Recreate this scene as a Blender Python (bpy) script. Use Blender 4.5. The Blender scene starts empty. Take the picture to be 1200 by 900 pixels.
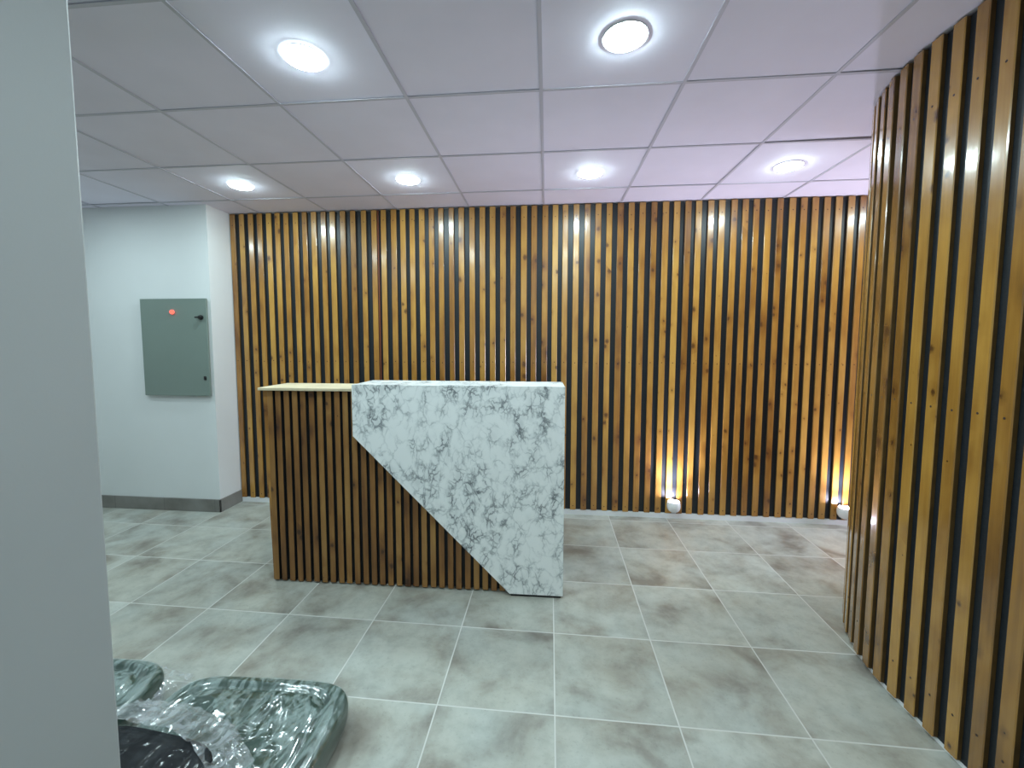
import bpy, math, random
from mathutils import Vector, Matrix, noise
random.seed(7)
sc = bpy.context.scene
COL = sc.collection
PI = math.pi

# ------------------------------------------------------------------ helpers
def link(o, parent=None):
    COL.objects.link(o)
    if parent is not None:
        o.parent = parent
    return o

def tag(o, label=None, cat=None, group=None, kind=None):
    for k, v in (('label', label), ('category', cat), ('group', group), ('kind', kind)):
        if v:
            o[k] = v
    return o

def empty(name, loc=(0, 0, 0), rz=0.0):
    o = bpy.data.objects.new(name, None)
    o.empty_display_size = 0.1
    o.location = loc
    o.rotation_euler = (0, 0, rz)
    return link(o)

class MB:
    """collects faces with material slot, uv and a per-face random number"""
    def __init__(self):
        self.v = []; self.f = []; self.m = []; self.uv = []; self.r = []; self.s = []
    def face(self, pts, mat=0, uv=None, rnd=0.0, smooth=False):
        i = len(self.v)
        self.v += [tuple(p) for p in pts]
        self.f.append(list(range(i, i + len(pts))))
        self.m.append(mat); self.r.append(rnd); self.s.append(smooth)
        self.uv.append(uv or [(0, 0)] * len(pts))
    def idx(self, verts, faces, mat=0, rnd=0.0, smooth=False):
        i = len(self.v)
        self.v += [tuple(p) for p in verts]
        for f in faces:
            self.f.append([i + k for k in f]); self.m.append(mat); self.r.append(rnd); self.s.append(smooth)
            self.uv.append([(0, 0)] * len(f))
    def box(self, x0, x1, y0, y1, z0, z1, mat=0, rnd=0.0, bev=0.0):
        if bev <= 0:
            V = [(x, y, z) for z in (z0, z1) for y in (y0, y1) for x in (x0, x1)]
            self.idx(V, [(0, 2, 3, 1), (4, 5, 7, 6), (0, 1, 5, 4), (2, 6, 7, 3), (0, 4, 6, 2), (1, 3, 7, 5)], mat, rnd)
            return
        b = bev                                          # chamfered box
        cx, cy, cz = (x0+x1)/2, (y0+y1)/2, (z0+z1)/2
        hx, hy, hz = (x1-x0)/2, (y1-y0)/2, (z1-z0)/2
        V = []; ids = {}
        for sx in (-1, 1):
            for sy in (-1, 1):
                for sz in (-1, 1):
                    for a in range(3):
                        d = [hx - b, hy - b, hz - b]; d[a] += b
                        ids[(sx, sy, sz, a)] = len(V)
                        V.append((cx + sx*d[0], cy + sy*d[1], cz + sz*d[2]))
        F = []
        for s in (-1, 1):
            F.append([ids[(s, -1, -1, 0)], ids[(s, 1, -1, 0)], ids[(s, 1, 1, 0)], ids[(s, -1, 1, 0)]][::s])
            F.append([ids[(-1, s, -1, 1)], ids[(-1, s, 1, 1)], ids[(1, s, 1, 1)], ids[(1, s, -1, 1)]][::s])
            F.append([ids[(-1, -1, s, 2)], ids[(1, -1, s, 2)], ids[(1, 1, s, 2)], ids[(-1, 1, s, 2)]][::s])
        for s in (-1, 1):
            for t in (-1, 1):
                q = s * t
                F.append([ids[(s, t, -1, 0)], ids[(s, t, -1, 1)], ids[(s, t, 1, 1)], ids[(s, t, 1, 0)]][::q])
                F.append([ids[(s, -1, t, 2)], ids[(s, -1, t, 0)], ids[(s, 1, t, 0)], ids[(s, 1, t, 2)]][::-q])
                F.append([ids[(-1, s, t, 1)], ids[(-1, s, t, 2)], ids[(1, s, t, 2)], ids[(1, s, t, 1)]][::q])
                for u in (-1, 1):
                    F.append([ids[(s, t, u, 0)], ids[(s, t, u, 1)], ids[(s, t, u, 2)]][::s*t*u])
        self.idx(V, F, mat, rnd)
    def tube(self, prof, n=32, axis='z', origin=(0, 0, 0), mat=0, cap0=True, cap1=True, smooth=True, mats=None):
        """lathe of (radius, height) profile"""
        V = []; F = []
        o = Vector(origin)
        for r, h in prof:
            for k in range(n):
                a = 2*PI*k/n
                c, s_ = r*math.cos(a), r*math.sin(a)
                p = {'z': (c, s_, h), 'y': (c, h, -s_), 'x': (h, c, s_)}[axis]
                V.append(tuple(o + Vector(p)))
        for i in range(len(prof) - 1):
            for k in range(n):
                k2 = (k+1) % n
                F.append((i*n+k, i*n+k2, (i+1)*n+k2, (i+1)*n+k))
        if cap0: F.append(tuple(range(n))[::-1])
        if cap1: F.append(tuple((len(prof)-1)*n + k for k in range(n)))
        self.idx(V, F, mat, 0.0, smooth)
    def build(self, name, mats, parent=None, sharp=None):
        me = bpy.data.meshes.new(name)
        me.from_pydata(self.v, [], self.f)
        for m in (mats if isinstance(mats, (list, tuple)) else [mats]):
            me.materials.append(m)
        me.polygons.foreach_set('material_index', self.m)
        me.polygons.foreach_set('use_smooth', self.s)
        uvl = me.uv_layers.new(name='UVMap')
        flat = [c for f in self.uv for p in f for c in p]
        uvl.data.foreach_set('uv', flat)
        at = me.attributes.new('rnd', 'FLOAT', 'FACE')
        at.data.foreach_set('value', self.r)
        me.update()
        if sharp is not None:
            me.set_sharp_from_angle(angle=math.radians(sharp))
        o = bpy.data.objects.new(name, me)
        return link(o, parent)

# ------------------------------------------------------------------ materials
def newmat(name):
    m = bpy.data.materials.new(name); m.use_nodes = True
    nt = m.node_tree; nt.nodes.clear()
    out = nt.nodes.new('ShaderNodeOutputMaterial')
    b = nt.nodes.new('ShaderNodeBsdfPrincipled')
    nt.links.new(b.outputs[0], out.inputs[0])
    return m, nt, b, out

def N(nt, typ, **kw):
    n = nt.nodes.new(typ)
    for k, v in kw.items():
        if k.startswith('i_'):
            key = k[2:]
            key = int(key) if key.isdigit() else key.replace('_', ' ')
            n.inputs[key].default_value = v
        else:
            setattr(n, k, v)
    return n

def L(nt, a, b): nt.links.new(a, b)

def math_(nt, op, a, b=None, c=None, clamp=False):
    n = nt.nodes.new('ShaderNodeMath'); n.operation = op; n.use_clamp = clamp
    for i, v in enumerate((a, b, c)):
        if v is None: continue
        if isinstance(v, (int, float)): n.inputs[i].default_value = v
        else: nt.links.new(v, n.inputs[i])
    return n.outputs[0]

def ramp(nt, fac, stops, interp='LINEAR'):
    n = nt.nodes.new('ShaderNodeValToRGB'); n.color_ramp.interpolation = interp
    els = n.color_ramp.elements
    while len(els) < len(stops): els.new(0.5)
    for e, (p, c) in zip(els, stops):
        e.position = p; e.color = (c, c, c, 1) if isinstance(c, (int, float)) else (*c, 1)
    nt.links.new(fac, n.inputs[0])
    return n.outputs[0]

def mix(nt, fac, a, b, typ='MIX'):
    n = nt.nodes.new('ShaderNodeMix'); n.data_type = 'RGBA'; n.blend_type = typ
    for i, v in ((0, fac), (6, a), (7, b)):
        if isinstance(v, (int, float)): n.inputs[i].default_value = v
        elif isinstance(v, tuple): n.inputs[i].default_value = (*v, 1)
        else: nt.links.new(v, n.inputs[i])
    return n.outputs[2]

def plain(name, col, rough=0.5, metal=0.0, noise_amt=0.0, scale=8.0, spec=0.5, coat=0.0, bump=0.0, bscale=300):
    m, nt, b, out = newmat(name)
    b.inputs['Base Color'].default_value = (*col, 1)
    b.inputs['Roughness'].default_value = rough
    b.inputs['Metallic'].default_value = metal
    b.inputs['Specular IOR Level'].default_value = spec
    b.inputs['Coat Weight'].default_value = coat
    tc = N(nt, 'ShaderNodeTexCoord')
    if noise_amt:
        nz = N(nt, 'ShaderNodeTexNoise', i_Scale=scale, i_Detail=5.0)
        L(nt, tc.outputs['Object'], nz.inputs['Vector'])
        lo = tuple(c*(1-noise_amt) for c in col); hi = tuple(min(1, c*(1+noise_amt)) for c in col)
        L(nt, ramp(nt, nz.outputs['Fac'], [(0.3, lo), (0.7, hi)]), b.inputs['Base Color'])
    if bump:
        nz = N(nt, 'ShaderNodeTexNoise', i_Scale=bscale, i_Detail=3.0)
        L(nt, tc.outputs['Object'], nz.inputs['Vector'])
        bp = N(nt, 'ShaderNodeBump', i_Strength=bump, i_Distance=0.002)
        L(nt, nz.outputs['Fac'], bp.inputs['Height']); L(nt, bp.outputs[0], b.inputs['Normal'])
    return m

def emit(name, col, strength):
    m = bpy.data.materials.new(name); m.use_nodes = True
    nt = m.node_tree; nt.nodes.clear()
    out = nt.nodes.new('ShaderNodeOutputMaterial'); e = nt.nodes.new('ShaderNodeEmission')
    e.inputs[0].default_value = (*col, 1); e.inputs[1].default_value = strength
    nt.links.new(e.outputs[0], out.inputs[0])
    return m

def wood_mat(name, light, mid, dark, knot, rough=0.3, coat=0.8, tone=(0.3, 0.8), crough=0.16):
    m, nt, b, out = newmat(name)
    uv = N(nt, 'ShaderNodeUVMap'); uv.uv_map = 'UVMap'
    rn = N(nt, 'ShaderNodeAttribute', attribute_name='rnd')
    sep = N(nt, 'ShaderNodeSeparateXYZ'); L(nt, uv.outputs[0], sep.inputs[0])
    r = rn.outputs['Fac']
    def vec(su, sv, sr):
        c = N(nt, 'ShaderNodeCombineXYZ')
        L(nt, math_(nt, 'MULTIPLY', sep.outputs[0], su), c.inputs[0])
        L(nt, math_(nt, 'MULTIPLY', sep.outputs[1], sv), c.inputs[1])
        L(nt, math_(nt, 'MULTIPLY', r, sr), c.inputs[2])
        return c.outputs[0]
    # knots: scattered 2D cells
    c = N(nt, 'ShaderNodeCombineXYZ')
    L(nt, math_(nt, 'MULTIPLY_ADD', r, 13.73, sep.outputs[0]), c.inputs[0])
    L(nt, math_(nt, 'MULTIPLY_ADD', r, 57.31, math_(nt, 'MULTIPLY', sep.outputs[1], 0.75)), c.inputs[1])
    vo = N(nt, 'ShaderNodeTexVoronoi', voronoi_dimensions='2D', i_Scale=6.5)
    L(nt, c.outputs[0], vo.inputs['Vector'])
    kd = vo.outputs['Distance']
    sepc = N(nt, 'ShaderNodeSeparateColor'); L(nt, vo.outputs['Color'], sepc.inputs[0])
    ks = math_(nt, 'POWER', sepc.outputs[0], 1.6)                 # knots differ in size, many cells have none
    kn = N(nt, 'ShaderNodeTexNoise', i_Scale=70.0, i_Detail=2.0); L(nt, c.outputs[0], kn.inputs['Vector'])
    kd = math_(nt, 'ADD', kd, math_(nt, 'MULTIPLY', math_(nt, 'SUBTRACT', kn.outputs['Fac'], 0.5), 0.10))
    kq = math_(nt, 'DIVIDE', kd, math_(nt, 'MULTIPLY_ADD', ks, 0.16, 0.002))
    knotm = ramp(nt, kq, [(0.35, 1.0), (0.95, 0.0)])
    halo = ramp(nt, math_(nt, 'MULTIPLY', kq, 0.25), [(0.15, 1.0), (1.0, 0.0)], 'EASE')
    # grain
    g1 = N(nt, 'ShaderNodeTexNoise', i_Scale=1.0, i_Detail=4.0, i_Roughness=0.6, i_Distortion=0.4)
    L(nt, vec(95, 2.2, 53.0), g1.inputs['Vector'])
    g2 = N(nt, 'ShaderNodeTexNoise', i_Scale=1.0, i_Detail=3.0, i_Roughness=0.55)
    L(nt, vec(9, 2.6, 91.0), g2.inputs['Vector'])
    fr = math_(nt, 'FRACT', math_(nt, 'MULTIPLY', r, 7.31))
    t = math_(nt, 'MULTIPLY_ADD', fr, tone[1]-tone[0], tone[0])
    t = math_(nt, 'ADD', t, math_(nt, 'MULTIPLY', math_(nt, 'SUBTRACT', g1.outputs['Fac'], 0.5), 0.45))
    t = math_(nt, 'ADD', t, math_(nt, 'MULTIPLY', math_(nt, 'SUBTRACT', g2.outputs['Fac'], 0.5), 1.25))
    t = math_(nt, 'SUBTRACT', t, math_(nt, 'MULTIPLY', halo, 0.25), clamp=True)
    colr = ramp(nt, t, [(0.0, dark), (0.45, mid), (1.0, light)])
    colr = mix(nt, math_(nt, 'MULTIPLY', knotm, 0.85), colr, knot)
    L(nt, colr, b.inputs['Base Color'])
    b.inputs['Roughness'].default_value = rough
    b.inputs['Coat Weight'].default_value = coat
    b.inputs['Coat Roughness'].default_value = crough
    bp = N(nt, 'ShaderNodeBump', i_Strength=0.25, i_Distance=0.001)
    gb = N(nt, 'ShaderNodeTexNoise', i_Scale=1.0, i_Detail=3.0)
    L(nt, vec(40, 9, 17.0), gb.inputs['Vector'])
    L(nt, gb.outputs['Fac'], bp.inputs['Height'])
    L(nt, bp.outputs[0], b.inputs['Normal']); L(nt, bp.outputs[0], b.inputs['Coat Normal'])
    return m

M = {}
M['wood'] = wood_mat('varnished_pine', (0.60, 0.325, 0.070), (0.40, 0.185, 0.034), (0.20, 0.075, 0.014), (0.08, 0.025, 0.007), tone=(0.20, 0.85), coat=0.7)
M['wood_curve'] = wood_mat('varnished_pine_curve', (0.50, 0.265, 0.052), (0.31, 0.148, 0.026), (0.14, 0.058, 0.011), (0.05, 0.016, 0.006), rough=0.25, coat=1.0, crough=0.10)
M['wood_counter'] = wood_mat('stained_pine', (0.40, 0.215, 0.062), (0.24, 0.105, 0.026), (0.095, 0.034, 0.009), (0.04, 0.014, 0.006), rough=0.45, coat=0.15)
M['wood_side'] = plain('dark_slat_side', (0.11, 0.060, 0.018), 0.5, noise_amt=0.25, scale=15)  # darker brown for the side faces of the wooden slats
M['screw'] = plain('screw_hole', (0.035, 0.014, 0.007), 0.6)
M['backing'] = plain('black_backing', (0.012, 0.016, 0.021), 0.42, noise_amt=0.3, scale=200, spec=0.45)
M['red_edge'] = plain('reddish_batten', (0.16, 0.045, 0.02), 0.4)
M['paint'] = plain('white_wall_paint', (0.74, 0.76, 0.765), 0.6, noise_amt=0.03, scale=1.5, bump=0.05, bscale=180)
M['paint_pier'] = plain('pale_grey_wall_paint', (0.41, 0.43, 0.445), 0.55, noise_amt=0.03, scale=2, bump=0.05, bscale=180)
M['tile_board'] = plain('ceiling_board', (0.81, 0.78, 0.90), 0.75, noise_amt=0.03, scale=3.0)
M['t_bar'] = plain('ceiling_rail_paint', (0.56, 0.55, 0.63), 0.5)
M['white_trim'] = plain('white_skirting_paint', (0.80, 0.81, 0.83), 0.45)
M['pale_ply'] = plain('pale_board', (0.68, 0.58, 0.40), 0.5, noise_amt=0.12, scale=6)
M['black'] = plain('flat_black', (0.010, 0.010, 0.011), 0.7)
M['cabinet'] = plain('grey_green_enamel', (0.19, 0.24, 0.215), 0.38, noise_amt=0.04, scale=2.0, spec=0.5)
M['cabinet_edge'] = plain('grey_enamel_edge', (0.42, 0.44, 0.42), 0.4)
M['plastic_black'] = plain('black_plastic', (0.012, 0.012, 0.013), 0.35)
M['lamp_white'] = plain('white_lamp_body', (0.82, 0.83, 0.85), 0.25, coat=0.4)
M['lamp_red'] = emit('red_pilot_glow', (1.0, 0.10, 0.07), 2.6)
M['glow'] = emit('downlight_glow', (0.755, 0.97, 1.0), 180.0)
M['glow_up'] = emit('uplight_glow', (0.80, 0.78, 1.0), 170.0)

# floor tiles -----------------------------------------------------------------
def floor_mat():
    m, nt, b, out = newmat('grey_stone_floor_tile')
    S = 0.4589
    geo = N(nt, 'ShaderNodeTexCoord')
    mp = N(nt, 'ShaderNodeMapping', vector_type='TEXTURE')
    a = -0.00739
    ox, oy = 0.0295, 1.97457
    mp.inputs['Location'].default_value = (ox*math.cos(a) - oy*math.sin(a), ox*math.sin(a) + oy*math.cos(a), 0)
    mp.inputs['Rotation'].default_value = (0, 0, a)
    mp.inputs['Scale'].default_value = (S, S, S)
    L(nt, geo.outputs['Object'], mp.inputs['Vector'])
    sep = N(nt, 'ShaderNodeSeparateXYZ'); L(nt, mp.outputs[0], sep.inputs[0])
    fx = math_(nt, 'FRACT', sep.outputs[0]); fy = math_(nt, 'FRACT', sep.outputs[1])
    ix = math_(nt, 'FLOOR', sep.outputs[0]); iy = math_(nt, 'FLOOR', sep.outputs[1])
    dx = math_(nt, 'MINIMUM', fx, math_(nt, 'SUBTRACT', 1.0, fx))
    dy = math_(nt, 'MINIMUM', fy, math_(nt, 'SUBTRACT', 1.0, fy))
    d = math_(nt, 'MINIMUM', dx, dy)
    grout = ramp(nt, d, [(0.0045, 1.0), (0.0075, 0.0)])
    idv = N(nt, 'ShaderNodeCombineXYZ'); L(nt, ix, idv.inputs[0]); L(nt, iy, idv.inputs[1])
    wn = N(nt, 'ShaderNodeTexWhiteNoise', noise_dimensions='3D'); L(nt, idv.outputs[0], wn.inputs['Vector'])
    # each tile gets its own patch of the mottling
    off = N(nt, 'ShaderNodeVectorMath', operation='MULTIPLY_ADD')
    L(nt, wn.outputs['Color'], off.inputs[0]); off.inputs[1].default_value = (40, 40, 40)
    L(nt, mp.outputs[0], off.inputs[2])
    n1 = N(nt, 'ShaderNodeTexNoise', i_Scale=1.7, i_Detail=5.0, i_Roughness=0.55, i_Distortion=0.3)
    n2 = N(nt, 'ShaderNodeTexNoise', i_Scale=6.5, i_Detail=6.0, i_Roughness=0.65)
    n3 = N(nt, 'ShaderNodeTexNoise', i_Scale=1.3, i_Detail=3.0)
    n4 = N(nt, 'ShaderNodeTexNoise', i_Scale=38.0, i_Detail=3.0)
    for n in (n1, n2, n3, n4): L(nt, off.outputs[0], n.inputs['Vector'])
    base = ramp(nt, n1.outputs['Fac'], [(0.30, (0.225, 0.205, 0.178)), (0.42, (0.345, 0.34, 0.305)), (0.52, (0.42, 0.43, 0.395)), (0.68, (0.475, 0.495, 0.46))])
    tint = ramp(nt, n3.outputs['Fac'], [(0.35, (1.02, 0.995, 0.95)), (0.65, (0.98, 1.0, 1.0))])
    c = mix(nt, 1.0, base, tint, 'MULTIPLY')
    cl = ramp(nt, n2.outputs['Fac'], [(0.30, 0.80), (0.55, 1.02), (0.75, 1.08)])
    c = mix(nt, 0.8, c, cl, 'MULTIPLY')
    sp = ramp(nt, n4.outputs['Fac'], [(0.28, 0.80), (0.40, 1.0)])
    c = mix(nt, 0.6, c, sp, 'MULTIPLY')
    br = math_(nt, 'MULTIPLY_ADD', wn.outputs['Value'], 0.14, 0.93)
    brc = N(nt, 'ShaderNodeCombineColor')
    for i in range(3): L(nt, br, brc.inputs[i])
    c = mix(nt, 1.0, c, brc.outputs[0], 'MULTIPLY')
    c = mix(nt, grout, c, (0.60, 0.60, 0.57))
    L(nt, c, b.inputs['Base Color'])
    rg = math_(nt, 'MULTIPLY_ADD', n2.outputs['Fac'], 0.22, 0.30)
    rg = math_(nt, 'MULTIPLY_ADD', grout, 0.3, rg)
    L(nt, rg, b.inputs['Roughness'])
    b.inputs['Specular IOR Level'].default_value = 0.45
    bp = N(nt, 'ShaderNodeBump', i_Strength=0.3, i_Distance=0.002)
    h = math_(nt, 'SUBTRACT', math_(nt, 'MULTIPLY', n2.outputs['Fac'], 0.2), grout)
    L(nt, h, bp.inputs['Height']); L(nt, bp.outputs[0], b.inputs['Normal'])
    return m
M['floor'] = floor_mat()

def skirt_tile_mat():
    m, nt, b, out = newmat('grey_stone_skirting_tile')
    tc = N(nt, 'ShaderNodeTexCoord')
    n1 = N(nt, 'ShaderNodeTexNoise', i_Scale=4.0, i_Detail=6.0)
    L(nt, tc.outputs['Object'], n1.inputs['Vector'])
    sep = N(nt, 'ShaderNodeSeparateXYZ'); L(nt, tc.outputs['Object'], sep.inputs[0])
    f = math_(nt, 'FRACT', math_(nt, 'MULTIPLY', sep.outputs[0], 1/0.4589))
    j = ramp(nt, math_(nt, 'MINIMUM', f, math_(nt, 'SUBTRACT', 1.0, f)), [(0.004, 1.0), (0.008, 0.0)])
    c = ramp(nt, n1.outputs['Fac'], [(0.3, (0.16, 0.15, 0.135)), (0.7, (0.27, 0.265, 0.25))])
    L(nt, mix(nt, math_(nt, 'MULTIPLY', j, 0.5), c, (0.10, 0.10, 0.095)), b.inputs['Base Color'])
    b.inputs['Roughness'].default_value = 0.45
    return m
M['skirt'] = skirt_tile_mat()

def marble_mat():
    m, nt, b, out = newmat('white_marble_laminate')
    tc = N(nt, 'ShaderNodeTexCoord')
    mp = N(nt, 'ShaderNodeMapping'); mp.inputs['Rotation'].default_value = (0, math.radians(-24), 0)
    mp.inputs['Scale'].default_value = (1.0, 1.0, 0.72)
    L(nt, tc.outputs['Object'], mp.inputs['Vector'])
    def warped(scale, amt, src):
        n = N(nt, 'ShaderNodeTexNoise', i_Scale=scale, i_Detail=4.0, i_Roughness=0.6)
        L(nt, src, n.inputs['Vector'])
        s = N(nt, 'ShaderNodeVectorMath', operation='SUBTRACT'); L(nt, n.outputs['Color'], s.inputs[0]); s.inputs[1].default_value = (.5, .5, .5)
        q = N(nt, 'ShaderNodeVectorMath', operation='MULTIPLY_ADD'); L(nt, s.outputs[0], q.inputs[0]); q.inputs[1].default_value = (amt,)*3; L(nt, src, q.inputs[2])
        return q.outputs[0]
    w = warped(9.0, 0.11, mp.outputs[0])
    w2 = warped(24.0, 0.026, w)
    v1 = N(nt, 'ShaderNodeTexVoronoi', feature='DISTANCE_TO_EDGE', i_Scale=11.0); L(nt, w2, v1.inputs['Vector'])
    v2 = N(nt, 'ShaderNodeTexVoronoi', feature='DISTANCE_TO_EDGE', i_Scale=22.0); L(nt, w2, v2.inputs['Vector'])
    big = N(nt, 'ShaderNodeTexNoise', i_Scale=4.2, i_Detail=3.0, i_Roughness=0.55); L(nt, mp.outputs[0], big.inputs['Vector'])
    sml = N(nt, 'ShaderNodeTexNoise', i_Scale=17.0, i_Detail=4.0); L(nt, mp.outputs[0], sml.inputs['Vector'])
    band = ramp(nt, big.outputs['Fac'], [(0.40, 0.0), (0.60, 1.0)])
    sm = ramp(nt, sml.outputs['Fac'], [(0.38, 0.0), (0.62, 1.0)])
    e1 = ramp(nt, v1.outputs['Distance'], [(0.0, 1.0), (0.02, 0.5), (0.065, 0.0)])
    e2 = ramp(nt, v2.outputs['Distance'], [(0.0, 1.0), (0.035, 0.5), (0.10, 0.0)])
    a = math_(nt, 'MULTIPLY', e1, math_(nt, 'MULTIPLY_ADD', math_(nt, 'MULTIPLY', sm, math_(nt, 'MULTIPLY_ADD', band, .65, .35)), 0.95, 0.02))
    bb = math_(nt, 'MULTIPLY', math_(nt, 'MULTIPLY', e2, band), math_(nt, 'MULTIPLY_ADD', sm, 0.9, 0.1))
    v = math_(nt, 'MAXIMUM', a, bb)
    cloud = math_(nt, 'MULTIPLY', math_(nt, 'MULTIPLY', band, sm), 0.16)
    v = math_(nt, 'ADD', math_(nt, 'MULTIPLY', v, 0.92), cloud, clamp=True)
    c = ramp(nt, v, [(0.0, (0.87, 0.89, 0.89)), (0.25, (0.60, 0.63, 0.64)), (0.6, (0.29, 0.31, 0.325)), (1.0, (0.13, 0.14, 0.155))])
    L(nt, c, b.inputs['Base Color'])
    b.inputs['Roughness'].default_value = 0.32
    return m
M['marble'] = marble_mat()

def fabric(name, col):
    m = plain(name, col, 0.85, noise_amt=0.18, scale=30, spec=0.3, bump=0.25, bscale=900)
    return m
M['green_fabric'] = fabric('dark_green_fabric', (0.040, 0.072, 0.056))
M['black_fabric'] = fabric('black_fabric', (0.006, 0.007, 0.010))

def film_mat(name, haze_lo, haze_hi, tint, edge=0.45, base=0.09, side_fade=True):
    m = bpy.data.materials.new(name); m.use_nodes = True
    nt = m.node_tree; nt.nodes.clear()
    out = nt.nodes.new('ShaderNodeOutputMaterial')
    tr = N(nt, 'ShaderNodeBsdfTransparent'); tr.inputs[0].default_value = (0.97, 0.98, 0.975, 1)
    gl = N(nt, 'ShaderNodeBsdfGlossy'); gl.inputs['Roughness'].default_value = 0.13
    gl.inputs['Color'].default_value = (1, 1, 1, 1)
    df = N(nt, 'ShaderNodeBsdfDiffuse'); df.inputs[0].default_value = (*tint, 1)
    tc = N(nt, 'ShaderNodeTexCoord')
    mpn = N(nt, 'ShaderNodeMapping'); mpn.inputs['Rotation'].default_value = (0, 0, 0.7); mpn.inputs['Scale'].default_value = (2.2, 0.8, 1.0)
    L(nt, tc.outputs['Object'], mpn.inputs['Vector'])
    nz = N(nt, 'ShaderNodeTexNoise', i_Scale=10.0, i_Detail=5.0, i_Roughness=0.62, i_Distortion=1.6)
    L(nt, mpn.outputs[0], nz.inputs['Vector'])
    hz = ramp(nt, nz.outputs['Fac'], [(0.44, haze_lo), (0.52, haze_hi*.6), (0.60, haze_hi)])
    if side_fade:                                   # haze fades from upward faces to the sides of a pad
        ge = N(nt, 'ShaderNodeNewGeometry'); sn = N(nt, 'ShaderNodeSeparateXYZ'); L(nt, ge.outputs['True Normal'], sn.inputs[0])
        hz = math_(nt, 'MULTIPLY', hz, ramp(nt, math_(nt, 'ABSOLUTE', sn.outputs[2]), [(0.25, 0.12), (0.85, 1.0)]))
    m1 = N(nt, 'ShaderNodeMixShader'); L(nt, hz, m1.inputs[0]); L(nt, tr.outputs[0], m1.inputs[1]); L(nt, df.outputs[0], m1.inputs[2])
    fz = N(nt, 'ShaderNodeLayerWeight', i_Blend=0.5)
    f2 = math_(nt, 'MULTIPLY_ADD', math_(nt, 'POWER', fz.outputs['Facing'], 3.0), edge, base, clamp=True)
    m2 = N(nt, 'ShaderNodeMixShader'); L(nt, f2, m2.inputs[0]); L(nt, m1.outputs[0], m2.inputs[1]); L(nt, gl.outputs[0], m2.inputs[2])
    L(nt, m2.outputs[0], out.inputs[0])
    return m
M['film'] = film_mat('clear_plastic_film', 0.01, 0.36, (0.60, 0.74, 0.72))
M['film_hem'] = film_mat('cloudy_plastic_film', 0.10, 0.44, (0.66, 0.70, 0.74), side_fade=False)
M['film_thin'] = film_mat('thin_clear_film', 0.0, 0.03, (0.6, 0.66, 0.7), edge=0.09, base=0.015)

# ------------------------------------------------------------------ camera
F_PX, YAW_M = 492.43655, None
R = Vector((0.995507867, 0.094666689, 0.001518162))
U = Vector((-0.0083156, 0.071450851, 0.997409458))
FW = Vector((-0.094312977, 0.992941586, -0.071917095))
H = 2.5093
cam = bpy.data.cameras.new('camera')
cam.sensor_fit = 'HORIZONTAL'; cam.sensor_width = 36.0
cam.lens = 36.0 * F_PX / 1200.0
cam.shift_x = 5.73789 / 1200.0
cam.shift_y = -12.59791 / 1200.0
cam.clip_start = 0.02
co = bpy.data.objects.new('camera', cam)
m4 = Matrix(((R.x, U.x, -FW.x, 0), (R.y, U.y, -FW.y, 0), (R.z, U.z, -FW.z, 1.41707), (0, 0, 0, 1)))
co.matrix_world = m4
link(co); sc.camera = co

# ------------------------------------------------------------------ room shell
XL, XR, YF = -4.7, 4.3, -2.6
YW = 3.47                                    # plaster face of the back wall
b = MB(); b.box(XL-.2, XR+.2, YF-.2, YW+.2, -0.12, 0.0)
tag(b.build('floor', M['floor']), kind='structure')

# ceiling: boards lying on a grid of rails
b = MB()
cx0, cy0, T = -0.03538, 1.91334, 0.6
rng = random.Random(3)
nx0, nx1, ny0, ny1 = -8, 8, -8, 3
for i in range(nx0, nx1):
    for j in range(ny0, ny1):
        x0, y0 = cx0 + i*T, cy0 + j*T
        x1, y1 = min(x0+T, XR+.1), min(y0+T, YW+.1)
        x0, y0 = max(x0, XL-.1), max(y0, YF-.1)
        if x1-x0 < .03 or y1-y0 < .03: continue
        dz = rng.uniform(0.001, 0.003)
        t = [rng.uniform(0, .0015) for _ in range(4)]
        if (i, j) == (2, 0): t[2] = .010; t[3] = .004      # a board that sits askew on its rail
        if (i, j) == (2, -1): t[2] = .006
        zb = H + 0.002 + dz
        g = 0.004
        P = [(x0+g, y0+g, zb+t[0]), (x1-g, y0+g, zb+t[1]), (x1-g, y1-g, zb+t[2]), (x0+g, y1-g, zb+t[3])]
        Q = [(p[0], p[1], p[2]+.014) for p in P]
        b.face(P[::-1], rnd=rng.random()); b.face(Q)
        for k in range(4):
            k2 = (k+1) % 4
            b.face([P[k], P[k2], Q[k2], Q[k]])
# solid slab over the boards
b.box(XL-.2, XR+.2, YF-.2, YW+.2, H+.25, H+.35)
ceil = tag(b.build('ceiling', M['tile_board']), kind='structure')
b = MB()
w = 0.0075
for i in range(nx0, nx1+1):
    x = cx0 + i*T
    if XL-.1 < x < XR+.1: b.box(x-w, x+w, YF-.1, YW+.1, H, H+.003); b.box(x-.002, x+.002, YF-.1, YW+.1, H+.003, H+.03)
for j in range(ny0, ny1+1):
    y = cy0 + j*T
    if YF-.1 < y < YW+.1: b.box(XL-.1, XR+.1, y-w, y+w, H+.0005, H+.0032); b.box(XL-.1, XR+.1, y-.002, y+.002, H+.003, H+.03)
tag(b.build('ceiling_rail', M['t_bar'], ceil), kind='structure')

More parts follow.
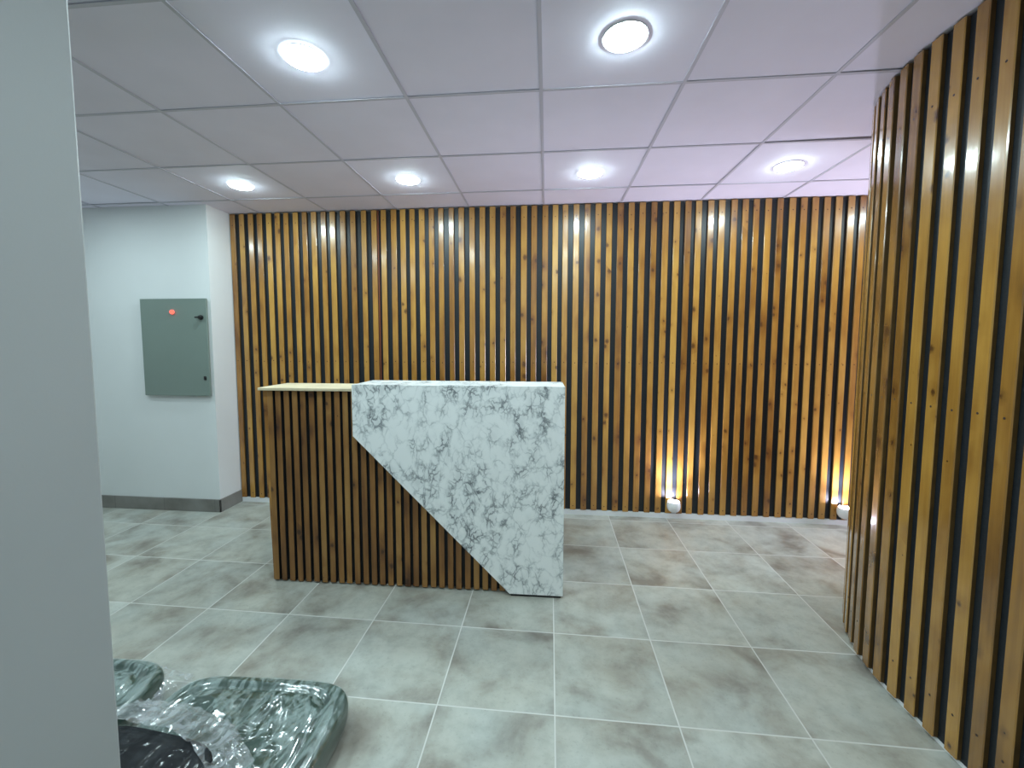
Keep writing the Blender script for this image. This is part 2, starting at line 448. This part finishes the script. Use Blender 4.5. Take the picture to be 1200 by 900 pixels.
def wall(name, boxes, mat=None, bev=0.0):
    b = MB()
    for q in boxes: b.box(*q, bev=bev)
    return tag(b.build(name, mat or M['paint']), kind='structure')
ZT = H + .3
wall('wall_back', [(-2.712, XR+.15, YW, YW+.15, 0, ZT)])
wall('wall_left', [(XL, -2.712, 3.187, YW+.15, 0, ZT)])
wall('wall_far_left', [(XL-.15, XL, YF-.15, YW+.15, 0, ZT)])
wall('wall_front', [(XL-.15, XR+.15, YF-.15, YF, 0, ZT)])
wall('wall_right', [(XR, XR+.15, YF-.15, YW+.15, 0, ZT)])
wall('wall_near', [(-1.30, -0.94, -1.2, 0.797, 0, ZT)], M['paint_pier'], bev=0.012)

b = MB()
b.box(XL, -2.702, 3.177, 3.188, 0, 0.108, bev=0.002)
b.box(-2.713, -2.702, 3.177, 3.44, 0, 0.108, bev=0.002)
tag(b.build('baseboard_left', M['skirt']), kind='structure')
b = MB(); b.box(-2.70, XR, 3.428, YW+.01, 0, 0.040)
tag(b.build('baseboard_back', M['white_trim']), kind='structure')

# ------------------------------------------------------------------ slats
def slat(mb, base, tx, ny, half, depth, z0, z1, rnd, ch=0.003, lean=0.0):
    """a vertical batten. base: point on its front face centre; tx: unit vector across; ny: unit outward normal"""
    base, tx, ny = Vector(base), Vector(tx), Vector(ny)
    prof = [(-half, -depth), (-half, -ch), (-half+ch, 0), (half-ch, 0), (half, -ch), (half, -depth)]
    us = [0, depth, depth+.003, depth+2*half-.003, depth+2*half, 2*depth+2*half]
    def P(k, z): return base + tx*prof[k][0] + ny*prof[k][1] + Vector((0, 0, z)) + tx*(lean*(z-z0))
    for k in range(5):
        uv = [(us[k], z0), (us[k+1], z0), (us[k+1], z1), (us[k], z1)]
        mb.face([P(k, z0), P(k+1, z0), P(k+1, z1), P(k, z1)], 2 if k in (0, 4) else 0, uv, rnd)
    mb.face([P(k, z0) for k in range(6)][::-1], 0, None, rnd)
    mb.face([P(k, z1) for k in range(6)], 0, None, rnd)

def screw(mb, base, tx, ny, z, r=0.0042):
    base, tx, ny = Vector(base), Vector(tx), Vector(ny)
    c = base + Vector((0, 0, z)) + ny*0.0004
    mb.face([c + tx*(r*math.cos(2*PI*k/8)) + Vector((0, 0, r*math.sin(2*PI*k/8))) for k in range(8)], 1)

# straight cladding on the back wall
XS = [-2.683,-2.601,-2.515,-2.438,-2.354,-2.278,-2.199,-2.116,-2.034,-1.956,-1.872,-1.790,-1.701,-1.613,-1.523,-1.434,-1.353,-1.266,
 -1.187,-1.109,-1.027,-0.946,-0.867,-0.781,-0.699,-0.612,-0.528,-0.444,-0.360,-0.278,-0.192,-0.110,-0.023,0.058,0.137,0.223,0.308,0.392,
 0.478,0.563,0.648,0.731,0.819,0.905,0.988,1.072,1.151,1.241,1.323,1.409,1.494,1.574,1.657,1.743,1.828,1.911,1.993,2.077,2.155,2.241,2.323]
XS += [2.323 + .0838*k for k in range(1, 13)]
YS = 3.4255
sw = empty('slat_wall', (0, YS, 0))
tag(sw, 'long straight wall cladding of vertical varnished wooden slats on black backing, behind the counter', 'wall cladding')
b = MB(); b.box(-2.705, 3.40, 0.0165, 0.043, 0.042, H-.004)
b.build('backing_board', M['backing'], sw)
b = MB()
rs = random.Random(11)
for x in XS:
    hw = 0.0225 + rs.uniform(-.0012, .0012)
    r = rs.random()
    yo = rs.uniform(-.002, .002)
    ln = rs.uniform(-.0008, .0008)
    slat(b, (x, yo, 0), (1, 0, 0), (0, -1, 0), hw, .0168 + yo, .042 + rs.uniform(-.002, .003), H-.003, r, lean=ln)
    for z in (.078, 1.258, 2.418):
        screw(b, (x + ln*z + rs.uniform(-.003, .003), yo, 0), (1, 0, 0), (0, -1, 0), z + rs.uniform(-.006, .006))
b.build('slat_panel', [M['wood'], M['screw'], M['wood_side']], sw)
b = MB(); b.box(-1.405, -1.394, 0.006, 0.018, 0.05, H-.006)
tag(b.build('red_batten', M['red_edge'], sw), 'thin reddish batten in one gap')

# curved cladding on the round wall at the side
CX, CY, RC, XSTR = 2.335, 1.72, 0.955, 1.380
cw = empty('curved_slat_wall', (XSTR, CY, 0))
tag(cw, 'curved partition wall of glossy honey-brown wooden slats on black backing, beside the open floor', 'wall cladding')
def curve(s, r=RC):
    """s: length along the face, 0 where the straight run meets the arc; returns point, tangent, outward normal (local)"""
    if s <= 0:
        return Vector((-(r-RC), s, 0)), Vector((0, 1, 0)), Vector((-1, 0, 0))
    th = s / RC
    if th <= PI/2:
        n = Vector((-math.cos(th), math.sin(th), 0)); t = Vector((math.sin(th), math.cos(th), 0))
        return Vector((CX-XSTR, 0, 0)) + n*r, t, n
    d = s - RC*PI/2
    return Vector((CX-XSTR + d, r, 0)), Vector((1, 0, 0)), Vector((0, 1, 0))
PIT = 0.0815
b = MB(); ss = [-2.6 + .04*k for k in range(65)] + [RC*PI/2*k/48 for k in range(49)] + [RC*PI/2 + .2*k for k in range(1, 5)]
ss = sorted(set(round(s, 4) for s in ss))
dep = 0.0175
for s0, s1 in zip(ss[:-1], ss[1:]):
    q0, q1 = curve(s0, RC-dep)[0], curve(s1, RC-dep)[0]
    i0, i1 = curve(s0, RC-.10)[0], curve(s1, RC-.10)[0]
    up = Vector((0, 0, H-.002)); lo = Vector((0, 0, .0142))
    b.face([q1+lo, q0+lo, q0+up, q1+up]); b.face([i0+lo, i1+lo, i1+up, i0+up])
    b.face([q0+lo, q1+lo, i1+lo, i0+lo]); b.face([q0+up, i0+up, i1+up, q1+up])
b.build('backing_board', M['backing'], cw)
b = MB()
for s0, s1 in zip(ss[:-1], ss[1:]):
    q0, q1 = curve(s0, RC-.0155)[0], curve(s1, RC-.0155)[0]
    i0, i1 = curve(s0, RC-.10)[0], curve(s1, RC-.10)[0]
    up = Vector((0, 0, .014)); lo = Vector((0, 0, .0))
    b.face([q1+lo, q0+lo, q0+up, q1+up]); b.face([q0+up, i0+up, i1+up, q1+up]); b.face([i0+lo, i1+lo, i1+up, i0+up])
b.build('plinth', M['white_trim'], cw)
b = MB()
rs = random.Random(5)
k0 = -30
SOFF = 0.004
for k in range(k0, 30):
    s = SOFF + k*PIT + rs.uniform(-.003, .003)
    if s < -1.55: continue
    p, t, n = curve(s)
    yo = rs.uniform(-.0025, .0015)
    r = rs.random()
    slat(b, p + n*yo, t, n, .0222 + rs.uniform(-.001, .001), dep + yo + .002, .016 + rs.uniform(-.002, .003), H-.003, r)
    for z in (.16, 1.19, 2.27):
        screw(b, p + n*yo, t, n, z + rs.uniform(-.006, .006) - (.0 if z != .16 else .0))
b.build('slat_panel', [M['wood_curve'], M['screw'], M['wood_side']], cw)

# ------------------------------------------------------------------ reception counter
# local frame: origin on the floor below the marble panel's lower right corner, x to the right, y to the back
ct = empty('reception_counter', (0.098, 2.257, 0), 0.012)
tag(ct, 'reception counter with a dark slatted front, slanted white marble panel and pale board top', 'counter')
XLc, XM = -1.728, -1.184            # left end of the slats, left edge of the marble
ZM, ZW = 1.183, 1.153
b = MB(); b.box(XLc+.012, -.02, .052, .068, .012, 1.137); b.box(XLc+.012, -.02, .275, .290, .012, 1.137)
b.box(XLc+.012, XLc+.028, .068, .275, .012, 1.137)
b.box(XLc+.03, -.03, .068, .275, .70, .72)
b.box(XLc+.03, -.03, .29, .70, .70, .725); b.box(XLc+.03, XLc+.055, .30, .68, 0, .70); b.box(-.055, -.03, .30, .68, 0, .70)
b.build('carcass', M['black'], ct)
b = MB()
rs = random.Random(23)
n = 29
for k in range(n):
    x = -1.689 + k*0.0500
    if x > -.25: break
    slat(b, (x + rs.uniform(-.0015, .0015), .030, 0), (1, 0, 0), (0, -1, 0), .0160, .023, .010 + rs.uniform(-.002, .002), 1.142, rs.random(), ch=.002)
b.build('slat_front', [M['wood_counter'], M['screw'], M['black']], ct)
# edge board at the end, wider at its top
b = MB()
P = [(-1.706, .032, .012), (-1.702, .032, .012), (-1.702, .032, 1.142), (-1.730, .032, 1.142)]
Q = [(p[0], .285, p[2]) for p in P]
uv = [(0, 0), (.01, 0), (.01, 1.1), (0, 1.1)]
b.face(P, 0, uv, .31); b.face(Q[::-1], 0, uv, .31)
for k in range(4):
    k2 = (k+1) % 4
    b.face([P[k2], P[k], Q[k], Q[k2]], 0, [(0, 0), (0, 1), (.25, 1), (.25, 0)], .31)
b.build('end_board', M['wood'], ct)
b = MB(); b.box(-1.748, XM-.001, .012, .300, ZW-.0095, ZW+.0065, bev=.0015)
tag(b.build('wood_top', M['pale_ply'], ct), 'thin pale board top')
# marble front panel (five corners) with thickness
b = MB()
pts = [(XM, .892), (XM, ZM), (0, ZM), (0, .014), (-.297, .014)]
P = [(x, 0, z) for x, z in pts]; Q = [(x, .027, z) for x, z in pts]
b.face(P); b.face(Q[::-1])
for k in range(5):
    k2 = (k+1) % 5
    b.face([P[k2], P[k], Q[k], Q[k2]])
o = b.build('marble_panel', M['marble'], ct)
bv = o.modifiers.new('bevel', 'BEVEL'); bv.width = .002; bv.segments = 2; bv.limit_method = 'ANGLE'
b = MB(); b.box(XM, 0, .0275, .300, ZM-.030, ZM-.0005, bev=.002)
b.build('marble_top', M['marble'], ct)
b = MB(); b.box(-.027, -.0005, .0275, .290, .014, ZM-.031, bev=.0015)
b.build('marble_side', M['marble'], ct)
b = MB(); b.box(-.290, -.012, .006, .285, 0, .0135)  # black fill puts the shadow line under the marble panel into colour
b.build('plinth', M['black'], ct)

# ------------------------------------------------------------------ electrical cabinet
ec = empty('electrical_cabinet', (-3.0145, 3.187, .982))
tag(ec, 'grey-green metal electrical cabinet mounted on the white wall', 'electrical cabinet')
hw = .2905
b = MB(); b.box(-hw+.010, hw-.012, -.014, .0, .010, .777, bev=.002)
b.build('body', M['cabinet_edge'], ec)
b = MB(); b.box(-hw, hw, -.0335, -.0155, 0, .788, bev=.003)
b.build('door', M['cabinet'], ec)
b = MB(); b.tube([(.016, -0.0335), (.016, -0.0380), (.014, -0.0400)], 24, 'y', (0.000, 0, .680))
lb = b.build('pilot_lamp', M['cabinet_edge'], ec, 35)
b = MB(); b.tube([(.0175, -0.0390), (.0175, -0.0460), (.013, -0.0520), (.006, -0.0540)], 24, 'y', (0.000, 0, .680))
tag(b.build('lens', M['lamp_red'], lb, 50), 'glowing red lens')
b = MB(); b.tube([(.019, -0.0335), (.019, -0.0420), (.014, -0.0430), (.013, -0.0580), (.011, -0.0600)], 24, 'y', (.245, 0, .636))
rsw = tag(b.build('rotary_switch', M['plastic_black'], ec, 40), 'black rotary switch')
b = MB(); b.box(.209, .263, -0.0660, -0.0520, .630, .642, bev=.003)
b.build('handle', M['plastic_black'], rsw)
b = MB(); b.box(.242, .266, -0.0390, -0.0335, .130, .162, bev=.003); b.tube([(.008, -0.0390), (.008, -0.0420), (.006, -0.0430)], 16, 'y', (.254, 0, .146))
tag(b.build('lock', M['plastic_black'], ec, 40), 'small black lock')

# ------------------------------------------------------------------ ceiling downlights
LR = 0.0735
def downlight(x, y, label):
    t = empty('ceiling_downlight', (x, y, H))
    tag(t, label, 'ceiling light', 'round downlights in the ceiling')
    b = MB(); b.tube([(LR+.0065, .004), (LR+.0065, -.0014), (LR+.0045, -.0016), (LR+.0004, -.0004), (LR+.0004, .003)], 48, 'z', cap0=False, cap1=False)
    b.build('rim', M['lamp_white'], t, 40)
    b = MB(); b.tube([(LR, .001), (LR*.99, -.0030), (LR*.94, -.0056), (LR*.82, -.0086), (LR*.6, -.0108), (LR*.3, -.0124), (LR*.08, -.0128)], 48, 'z', cap0=False)
    # faces must look downwards
    b.f = [f[::-1] for f in b.f]
    b.build('diffuser', M['glow'], t, 60)
    return t
downlight(-.941, 1.619, 'large glowing round ceiling downlight nearer the viewer, on the cabinet side')
downlight(.269, 1.621, 'large glowing round ceiling downlight nearer the viewer, on the curved wall side')
downlight(-2.141, 2.834, 'small glowing round downlight in the far row, nearest the white walls')
downlight(-.941, 2.838, 'small glowing round downlight in the far row, second from the white walls')
downlight(.270, 2.840, 'small glowing round downlight in the far row, second from the curved wall')
downlight(1.477, 2.838, 'small glowing round downlight in the far row, nearest the curved wall')

def disk_lamp(x, y, power, col=(0.755, 0.97, 1.0)):
    l = bpy.data.lights.new('room_lamp', 'AREA'); l.shape = 'DISK'; l.size = .15; l.energy = power; l.color = col
    o = bpy.data.objects.new('room_lamp', l); o.location = (x, y, H-.012)
    return link(o)
PW = 180.0 * PI * PI * LR * LR          # same output as one glowing diffuser
for x, y in ((.27, .41), (-2.14, 1.62), (-2.14, .41), (.27, -.80), (-.6, -1.9), (-3.34, 2.3), (2.68, 2.84), (.9, -1.9)):
    disk_lamp(x, y, PW)

# ------------------------------------------------------------------ floor-level uplights on the slats
def uplight(x, label):
    t = empty('wall_uplight', (x, YS, .0))
    tag(t, label, 'uplight', 'uplights at the foot of the slat wall')
    b = MB(); b.tube([(.016, .030), (.016, -.020), (.012, -.030)], 20, 'y', (0, 0, .085)); b.box(-.020, .020, .005, .030, .050, .100, bev=.003)
    b.build('bracket', M['black'], t, 40)
    b = MB()
    prof = [(.004, .076), (.022, .078), (.038, .088), (.049, .106), (.053, .128), (.051, .148), (.046, .162), (.0425, .164), (.0415, .156), (.041, .148)]
    b.tube(prof, 40, 'z', (0, -.058, 0), cap1=False)
    b.build('housing', M['lamp_white'], t, 50)
    b = MB(); b.tube([(.0412, .154), (.035, .161), (.020, .166), (.004, .168)], 40, 'z', (0, -.058, 0), cap0=False)
    tag(b.build('lens', M['glow_up'], t, 60), 'glowing white lens')
    l = bpy.data.lights.new('uplight_beam', 'SPOT'); l.energy = 50.0; l.color = (0.74, 0.76, 1.0)
    l.spot_size = math.radians(118); l.spot_blend = 0.9; l.shadow_soft_size = 0.03
    o = bpy.data.objects.new('uplight_beam', l); o.location = (0, -.085, .190)
    o.rotation_euler = (PI + math.radians(9), 0, 0)
    link(o, t)
    return t
uplight(1.012, 'glowing round uplight at the foot of the slat wall, in the open floor area')
uplight(2.283, 'glowing round uplight at the foot of the slat wall, beside the curved partition')

# daylight entering at the end of the passage behind the curved partition
l = bpy.data.lights.new('passage_daylight', 'AREA'); l.shape = 'RECTANGLE'; l.size = 0.7; l.size_y = 1.4
l.energy = 72.0; l.color = (0.82, 0.80, 1.0)
o = bpy.data.objects.new('passage_daylight', l); o.location = (XR-.03, 3.02, 1.05); o.rotation_euler = (0, math.radians(90), 0)
link(o)

# ------------------------------------------------------------------ wrapped seat pads on the floor
def sgn_pow(v, e): return math.copysign(abs(v)**e, v)
def pad(hx, hy, h, n=5.0, taper=0.0, off=0.0, wr=None, na=168, groove=True, zlow=0.0, tail=None):
    """rounded pad as rings: top disc, rim, side. off pushes the skin outwards, wr(x,y,edge)-> wrinkle height"""
    mb = MB(); V = []; F = []
    rings = []
    kt = 34
    for i in range(1, kt+1): rings.append(('t', .9*i/kt))
    ks = 22
    for i in range(1, ks+1): rings.append(('s', i/ks))
    V.append((0, 0, h + off + (wr(0, 0, 0.0) if wr else 0)))
    for typ, q in rings:
        for a in range(na):
            th = 2*PI*a/na
            c, s = math.cos(th), math.sin(th)
            k = (abs(c)**n + abs(s)**n)**(-1.0/n)
            ox, oy = c*k, s*k
            if typ == 't':
                r, z, e = q, 1.0, q
                zz = h*(1 - .06*(q/.9)**4)
                if groove: zz -= .010*math.exp(-((q-.80)/.035)**2) - .006*math.exp(-((q-.88)/.04)**2)
            else:
                ph = q*PI*.5 if q < .5 else PI*.25 + (q-.5)*PI*.5
                ang = PI/2 - q*PI*.98
                r = .9 + .1*abs(math.cos(ang))**.55
                zz = h*.5*(1 + sgn_pow(math.sin(ang), .62)*.94)
                if q > .5: r -= .05*(q-.5)*2
                e = .9 + q*.1
            x, y = ox*r*hx, oy*r*hy
            x *= 1 + taper*(y/hy)
            nx, ny = c, s
            w = wr(x, y, e) if wr else 0.0
            up = 1.0 if typ == 't' else max(0.0, math.sin(PI/2 - q*PI*.98))
            so = (1-up)
            V.append((x + nx*(off*so + w*so), y + ny*(off*so + w*so), max(zlow, zz + (off + w)*up)))
    for a in range(na):
        F.append((0, 1+a, 1+(a+1) % na))
    R_ = len(rings)
    for i in range(R_-1):
        for a in range(na):
            a2 = (a+1) % na
            F.append((1+i*na+a, 1+(i+1)*na+a, 1+(i+1)*na+a2, 1+i*na+a2))
    if not wr: F.append(tuple(1+(R_-1)*na+a for a in range(na))[::-1])
    mb.idx(V, F, smooth=True)
    return mb

def ridge(x, y, seed, sc_):
    p = Vector((x*sc_, y*sc_, seed))
    w = noise.noise_vector(p*.7 + Vector((seed, 3.1, 0)))
    v = noise.noise(p + w*.8)
    return (1 - min(1, abs(v)*2.6))**2

def crease(u, v, seed):
    """long sharp folds running along v"""
    w = noise.noise(Vector((u*5, v*3, seed)))*.10
    k = noise.noise(Vector(((u + w)*12, v*2.6, seed+2)))
    m = max(0.0, noise.noise(Vector((u*5, v*4, seed+31)))*1.6 + .35)
    return (1-min(1, abs(k)*2.4))**3 * min(1, m)

def wrinkles(seed, amp=.0125):
    def f(x, y, e):
        a = .15 + .85*max(0.0, min(1.0, (.80-e)/.10))
        if e > .9: a = .15
        w = noise.noise(Vector((x*3, y*3, seed+50)))*.9
        c, s_ = math.cos(.75 + w), math.sin(.75 + w)
        u, v = x*c + y*s_, -x*s_ + y*c
        c2, s2 = math.cos(-.55 + w), math.sin(-.55 + w)
        u2, v2 = x*c2 + y*s2, -x*s2 + y*c2
        val = 1.6*crease(u, v, seed) + 1.1*crease(u2*1.3, v2, seed+11) + .25*ridge(x, y, seed+5, 11.0) + .07*ridge(x, y, seed+9, 40.0)
        rim = .5*math.exp(-((e-.83)/.025)**2)*(.5+noise.noise(Vector((x*9, y*9, seed))))
        return amp*(a*val + max(0, rim))
    return f

# the large pad
p1 = empty('seat_pad', (-1.045, 1.150, 0), math.radians(1.5))
tag(p1, 'large dark green seat pad in crinkled clear plastic, lying flat nearest the counter', 'seat pad', 'plastic-wrapped seat pads on the floor')
pad(.338, .315, .118, 5.5, .03).build('cushion', M['green_fabric'], p1)
wb = pad(.338, .315, .118, 5.5, .03, off=.004, wr=wrinkles(2.3), zlow=.002)
wb.build('plastic_wrap', M['film'], p1)
# the pad behind it, half hidden by the near wall
p2 = empty('seat_pad', (-1.815, 1.205, 0), math.radians(2))
tag(p2, 'dark green seat pad in clear plastic, partly hidden behind the near white wall', 'seat pad', 'plastic-wrapped seat pads on the floor')
pad(.320, .300, .110, 5.0, .03).build('cushion', M['green_fabric'], p2)
pad(.320, .300, .110, 5.0, .03, off=.004, wr=wrinkles(7.7), zlow=.002).build('plastic_wrap', M['film'], p2)
# loose end of its bag lying towards the big pad
def sheet(name, rows, mat, parent, seed, amp, sub=10):
    """a film through a grid of points, bilinearly refined and crinkled"""
    mb = MB(); nr, nc = len(rows), len(rows[0])
    V = []; F = []
    NR, NC = (nr-1)*sub+1, (nc-1)*sub+1
    for i in range(NR):
        for j in range(NC):
            u, v = i/sub, j/sub
            i0, j0 = min(int(u), nr-2), min(int(v), nc-2)
            fu, fv = u-i0, v-j0
            g = [Vector(rows[i0][j0]), Vector(rows[i0][j0+1]), Vector(rows[i0+1][j0]), Vector(rows[i0+1][j0+1])]
            p = g[0]*(1-fu)*(1-fv) + g[1]*(1-fu)*fv + g[2]*fu*(1-fv) + g[3]*fu*fv
            w = amp*(ridge(p.x, p.y, seed, 16.0) + .3*ridge(p.x, p.y, seed+3, 34.0))
            V.append((p.x, p.y, p.z + w))
    for i in range(NR-1):
        for j in range(NC-1):
            F.append((i*NC+j, (i+1)*NC+j, (i+1)*NC+j+1, i*NC+j+1))
    mb.idx(V, F, smooth=True)
    return mb.build(name, mat, parent)
sheet('bag_flap', [[(.26, .17, .085), (.27, .235, .080), (.24, .295, .070)], [(.315, .15, .045), (.345, .235, .050), (.31, .305, .045)], [(.335, .16, .004), (.385, .26, .004), (.345, .345, .004)]],
      M['film_hem'], p2, 4.4, .010)

# the black pad in front, resting on the large one
p3 = empty('seat_pad', (-1.190, .972, .155), math.radians(-6))
tag(p3, 'black seat pad with a cloudy plastic edge, resting on the large green pad', 'seat pad', 'plastic-wrapped seat pads on the floor')
pad(.235, .150, .056, 4.0, .0, groove=False).build('cushion', M['black_fabric'], p3)
pad(.235, .150, .056, 4.0, .0, off=.004, wr=wrinkles(5.1, .005), groove=False).build('thin_film', M['film_thin'], p3)
sheet('plastic_wrap', [
    [(-.25, .265, .006), (-.10, .285, .004), (.03, .275, .004), (.14, .255, .004), (.31, .160, .004)],
    [(-.26, .190, .040), (-.10, .215, .046), (.03, .205, .046), (.16, .185, .030), (.30, .105, .016)],
    [(-.27, .118, .067), (-.12, .138, .067), (.01, .142, .068), (.13, .118, .065), (.265, .060, .040)]],
      M['film_hem'], p3, 8.8, .012)

# ------------------------------------------------------------------ world, view, sampling
wd = bpy.data.worlds.new('world'); sc.world = wd; wd.use_nodes = True
wd.node_tree.nodes['Background'].inputs[0].default_value = (0.8, 0.9, 1.0, 1)
wd.node_tree.nodes['Background'].inputs[1].default_value = 0.02
sc.view_settings.view_transform = 'Standard'
sc.view_settings.look = 'None'
sc.view_settings.exposure = 0.10
sc.view_settings.gamma = 1.0
sc.view_settings.use_curve_mapping = False
sc.cycles.use_denoising = True
sc.cycles.max_bounces = 10
sc.cycles.diffuse_bounces = 5
sc.cycles.glossy_bounces = 4
sc.cycles.transparent_max_bounces = 12
sc.cycles.sample_clamp_indirect = 6.0
sc.cycles.caustics_reflective = False
sc.cycles.caustics_refractive = False
